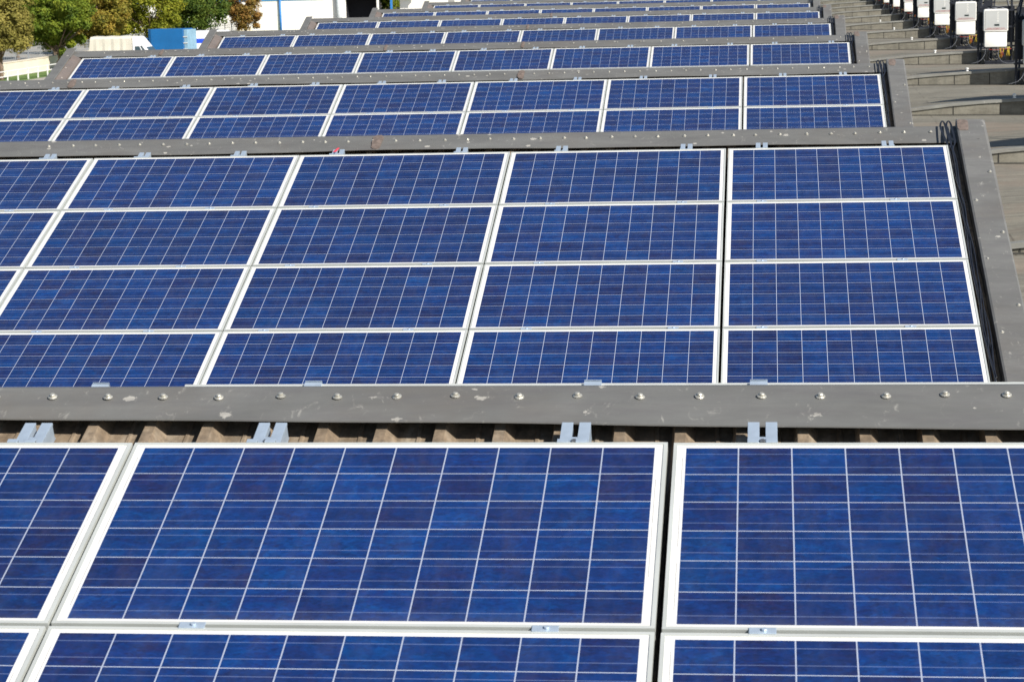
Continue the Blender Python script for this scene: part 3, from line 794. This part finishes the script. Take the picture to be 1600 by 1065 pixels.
def tree(x, y, h, rx, ry, rz, cz, mat, seed, label, trunk_h, leaves=9000, size=.17):
    rnd = random.Random(seed)
    t = empty('tree', (x, y, -6), label=label, cat='tree', group='trees behind the yard')
    m = MB(); pts = [(0, 0, -.05)]
    for i in range(1, 7): pts.append((rnd.uniform(-.08, .08)*i*.5, rnd.uniform(-.08, .08)*i*.5, trunk_h*1.3*i/6))
    m.tube(pts, [.19, .15, .14, .13, .12, .11, .08], 9)
    for i in range(9):
        a = rnd.uniform(0, 6.28); z0 = trunk_h*rnd.uniform(.8, 1.3)
        e = Vector((math.cos(a)*rx*.65, math.sin(a)*ry*.65, cz+rz*rnd.uniform(-.4, .3)))
        st = Vector((0, 0, z0)); mid = (st+e)/2+Vector((0, 0, .2))
        m.tube([st, mid, e], [.08, .05, .02], 6)
    m.build('trunk', M['bark'], t, smooth=True)
    # clumps on and within an uneven ellipsoid
    cl = []
    nc = 74
    for i in range(nc):
        while True:
            u = Vector((rnd.uniform(-1, 1), rnd.uniform(-1, 1), rnd.uniform(-1, 1)))
            if .35 < u.length < 1: break
        u = u*(.80+.2*rnd.random()); 
        cl.append((Vector((u.x*rx, u.y*ry, cz+u.z*rz)), rnd.uniform(.35, .95)*min(rx, rz)*.40))
    m = MB(); vs, fs = m.v, m.f
    leaves = int(leaves*1.5); size *= .85
    for i in range(leaves):
        c, r = cl[rnd.randrange(nc)]
        d = Vector((rnd.gauss(0, 1), rnd.gauss(0, 1), rnd.gauss(0, 1))).normalized()*(rnd.random()**.45)*r
        d.z *= .8
        p = c+d
        if p.z < trunk_h*.75: continue
        n = (d.normalized()+Vector((rnd.uniform(-.9, .9), rnd.uniform(-.9, .9), rnd.uniform(-.3, 1.1)))).normalized()
        a = n.cross(Vector((rnd.uniform(-1, 1), rnd.uniform(-1, 1), rnd.uniform(-1, 1)))).normalized(); b = n.cross(a)
        s_ = size*rnd.uniform(.45, 1.0); k_ = len(vs)
        vs += [tuple(p+a*s_), tuple(p+b*s_*.6), tuple(p-a*s_), tuple(p-b*s_*.6)]; fs.append((k_, k_+1, k_+2, k_+3)); m.mi.append(0)
    me = bpy.data.meshes.new('crown'); me.from_pydata(vs, [], fs); me.materials.append(mat); me.update()
    link('crown', me, t)
tree(-55.0, 148.2, 6, 2.5, 2.4, 2.6, 4.0, LG[0], 1, 'olive brown tree at the far left, trunk standing on the verge', 1.7, 15000)
tree(-55.5, 163, 6, 2.95, 2.7, 2.6, 3.7, LG[1], 2, 'bright green round tree left of the pale covered truck', 1.3, 19000)
tree(-57.2, 179, 7, 3.1, 2.8, 2.9, 4.0, LG[2], 3, 'orange tinged autumn tree behind the pale covered truck', 1.6, 17000)
tree(-58.4, 171, 7, 3.0, 2.6, 3.2, 5.2, LG[1], 8, 'tall green tree between the two round trees, behind the wall', 2.0, 14000)
tree(-56.3, 192, 7, 3.4, 3.0, 3.2, 4.2, LG[3], 4, 'yellow green tree behind the blue truck box, left side', 1.6, 18000)
tree(-55.3, 206, 7, 3.4, 3.0, 3.3, 4.1, LG[4], 5, 'dark green dense tree above the right end of the blue truck box', 1.6, 18000)
tree(-54.3, 222, 7, 2.2, 2.2, 3.2, 4.2, LG[5], 6, 'rust orange tree beside the white hall', 1.6, 12000)
tree(-62.0, 196, 8, 4.2, 3.4, 4.0, 5.0, LG[3], 9, 'large pale green tree far behind the orange one', 1.4, 17000, .2)
tree(-59.0, 216, 8, 3.6, 3.2, 3.9, 4.9, LG[4], 10, 'tall dark tree farthest back before the white hall', 1.4, 15000, .2)
tree(-62.5, 168, 7, 3.8, 3.0, 3.5, 4.6, LG[0], 11, 'brownish tree behind the far left wall', 1.8, 14000)
tree(-66.5, 185, 8, 4.0, 3.0, 4.2, 5.2, LG[4], 13, 'dark tree beyond the wall, behind the bright green one', 1.6, 14000, .2)
tree(-42.0, 240, 7, 1.4, 1.3, 2.6, 3.6, LG[1], 12, 'slim green tree beside the dark gateway of the white hall', 1.2, 6000)

# white hall with blue trim
def hall():
    t = empty('white_hall', (-50, 245, -6), label='white hall with blue trim and dark gateway, behind the trees', cat='building')
    yw = -10
    m = MB()
    m.box((-26, yw, 0), (3.95, yw+.3, 3.95)); m.box((-26, yw+.0, 3.95), (3.95, yw+.3, 4.2))
    m.box((-26, yw+.3, 0), (-25.7, yw+24, 7)); m.box((-26, yw+23.7, 0), (12, yw+24, 7))
    m.box((-26, yw+.02, 4.2), (12, yw+.3, 7))
    m.build('wall', M['white_wall'], t)
    m = MB(); m.box((-26, yw-.05, 3.98), (12, yw-.002, 4.9)); m.build('fascia', M['blue_fascia'], t)
    m = MB(); m.box((-26, yw-.2, 7), (12, yw+24, 7.2)); m.build('roof', M['fence'], t)
    # gateway: dark recess
    m = MB(); m.box((4.0, yw+2.5, 0), (7.4, yw+2.7, 4.2)); m.box((3.96, yw+.301, 0), (4.0, yw+2.5, 4.2)); m.box((7.4, yw+.301, 0), (7.45, yw+2.5, 4.2)); m.box((4.0, yw+.301, 3.9), (7.4, yw+2.5, 4.19))
    m.build('gateway', M['dark'], t)
    for x, mt, r in ((-3.42, 'blue', .13),):
        MB().tube([(x, yw-.15, 0), (x, yw-.15, 4.6)], r, 10).build('drain_pipe', M[mt], t, smooth=True)
    MB().tube([(3.25, yw-.25, 0), (3.25, yw-.25, 5.5)], .30, 14).build('pipe', M['pipe'], t, smooth=True)
    MB().box((9.2, yw-1.3, 0), (9.42, yw-1.1, 5.5)).build('column', M['blue'], t)
    MB().box((7.46, yw, 0), (7.7, yw+.3, 4.2)).build('wall', M['white_wall'], t); MB().box((9.9, yw+1.0, 0), (12, yw+1.3, 4.2)).build('wall', M['white_wall'], t)
hall()
# second white building further right behind the parked cars
t = empty('far_building', (-33, 300, -6), label='pale far building with a pinkish base behind the parked white cars', cat='building')
MB().box((-10, 0, 0), (34, 12, 6)).build('wall', M['white_wall'], t)
MB().box((-10.05, -.06, 0), (34, -.002, 1.6)).build('base_band', M['cream'], t)
MB().box((-10.3, -.4, 6.001), (34.3, 12.4, 6.3)).build('roof', M['fence'], t)

def wheel(parent, x, y, r=.34, wd=.22):
    a = MB().tube([(0, -wd/2, 0), (0, wd/2, 0)], r, 20).build('tyre', M['tyre'], None, smooth=False)
    wp = empty('wheel', (x, y, r)); wp.parent = parent
    a.parent = wp
    MB().tube([(0, -wd/2-.012, 0), (0, wd/2+.012, 0)], r*.58, 14).build('rim', M['rims'], wp)

def car(x, y, rz, label):
    t = empty('parked_car', (x, y, -6), (0, 0, rz), label=label, cat='car', group='white cars parked beyond the gateway')
    m = MB(); prof = [(-2.1, .35), (-2.15, .75), (-1.95, .95), (-1.5, 1.0), (-.9, 1.42), (.6, 1.48), (1.35, 1.05), (2.0, .92), (2.15, .7), (2.1, .32)]
    m.prism([(a, b) for a, b in prof], -.85, .85, axis='y'); m.build('body', M['vanwhite'], t, .05)
    for sy in (-.86, .856):
        m = MB(); m.prism([(-1.25, 1.02), (-.85, 1.34), (.55, 1.39), (1.1, 1.05)], sy, sy+.006, axis='y'); m.build('window', M['glass'], t)
    for wx in (-1.35, 1.35):
        for wy in (-.82, .82): wheel(t, wx, wy, .31, .2)
car(-39.6, 246, .1, 'leftmost white car parked right of the blue column')
car(-36.8, 257, .12, 'middle white car parked behind the roof slopes')
car(-32.6, 268, .1, 'rightmost white car parked behind the roof slopes')

# pale covered truck
def covered_truck():
    x0, y = -50.95, 158.0
    t = empty('covered_truck', (x0, y, -6), (0, 0, 0), label='white truck with a pale grey canvas covered load bed', cat='truck')
    m = MB(); n = 14; prof = []
    rows = []
    rnd = random.Random(3)
    for i in range(n+1):
        x = 3.25*i/n - .35
        b = .015*math.sin(i*2.1)+.02*rnd.uniform(-1, 1)
        tp = 2.66+.02*math.sin(i*1.3); dx = -.12 if i == 0 else 0
        rows.append([(x+dx*3, -.02+b, .75), (x+dx, 0+b, 1.6), (x, .0+b*.5, 2.5), (x+.02, .12, tp), (x+.02, 1.0, tp+.03), (x+.02, 1.9, tp), (x, 2.05, 2.5), (x, 2.05, .75)])
    for i in range(n):
        for j in range(7): m.face([rows[i][j], rows[i+1][j], rows[i+1][j+1], rows[i][j+1]])
    m.face(rows[0]); m.face(rows[-1][::-1])
    m.build('canvas_cover', M['tarp'], t)
    m = MB(); prof = [(2.95, .45), (2.95, 2.62), (3.35, 2.62), (4.05, 1.75), (4.5, 1.25), (5.05, 1.08), (5.15, .45)]
    m.prism(prof, .04, 2.0, axis='y'); m.build('cab', M['vanwhite'], t, .04)
    m = MB(); m.prism([(3.15, 1.30), (3.15, 1.90), (3.50, 1.90), (3.78, 1.30)], .028, .038, axis='y'); m.prism([(3.58, 1.90), (3.68, 1.95), (4.14, 1.33), (3.92, 1.30)], .028, .038, axis='y')
    m.build('side_window', M['glass'], t)
    m = MB(); m.face([(4.02, .15, 1.82), (4.47, .15, 1.30), (4.47, 1.9, 1.30), (4.02, 1.9, 1.82)]); 
    o = m.build('windscreen', M['glass'], t); 
    sv = o.modifiers.new('s', 'SOLIDIFY'); sv.thickness = .02; sv.offset = 0
    m = MB(); m.box((-.5, .1, .5), (3.0, 1.95, .74)); m.build('chassis', M['steel'], t)
    for wx in (.5, 4.1):
        for wy in (.16, 1.88): wheel(t, wx, wy, .38, .24)
covered_truck()
def blue_truck():
    t = empty('blue_truck', (-49.95, 169.0, -6), (0, 0, R(-6)), label='truck with a tall bright blue box body and pale rear end', cat='truck')
    m = MB()
    pts = [(.35, 0), (3.12, 0), (3.2, .05), (3.2, 2.1), (0, 2.1), (0, .35), (.1, .1)]
    m.prism(pts, .9, 2.86); m.v = [(a, b, c) for (c, a, b) in m.v]
    m.build('box_body', M['bluebox'], t)
    m = MB(); m.box((3.201, .02, .9), (3.50, 2.08, 2.80)); m.build('rear_end', M['palebox'], t, .02)
    for z in (1.2, 1.7, 2.2): MB().box((3.15, -.03, z), (3.52, -.002, z+.06)).build('latch', M['knob'], t)
    m = MB(); m.box((-.2, .3, .5), (3.3, 1.9, .89)); m.build('chassis', M['steel'], t)
    m = MB(); m.prism([(-1.9, .5), (-1.95, 1.3), (-1.6, 2.1), (-.05, 2.15), (-.05, .5)], .08, 2.0, axis='y'); m.build('cab', M['blue'], t, .05)
    for wx in (-1.1, 2.4):
        for wy in (.2, 1.9): wheel(t, wx, wy, .42, .26)
blue_truck()
def white_van():
    t = empty('white_van', (-48.55, 176.5, -6), (0, 0, R(4)), label='white van with a blue side stripe, half hidden beyond the roof', cat='van')
    m = MB(); m.prism([(-.9, .4), (-.9, 2.25), (-.7, 2.45), (3.2, 2.45), (3.9, 1.6), (4.5, 1.25), (4.6, .4)], 0, 1.95, axis='y'); m.build('body', M['vanwhite'], t, .05)
    m = MB(); m.box((-.88, -.008, 1.42), (3.0, -.001, 1.80)); m.build('stripe', M['stripe'], t)
    m = MB(); m.prism([(3.0, 1.45), (3.0, 2.1), (3.35, 2.1), (3.75, 1.45)], -.009, -.001, axis='y'); m.build('side_window', M['glass'], t)
    for wx in (-.1, 3.7):
        for wy in (.1, 1.85): wheel(t, wx, wy, .36, .22)
white_van()
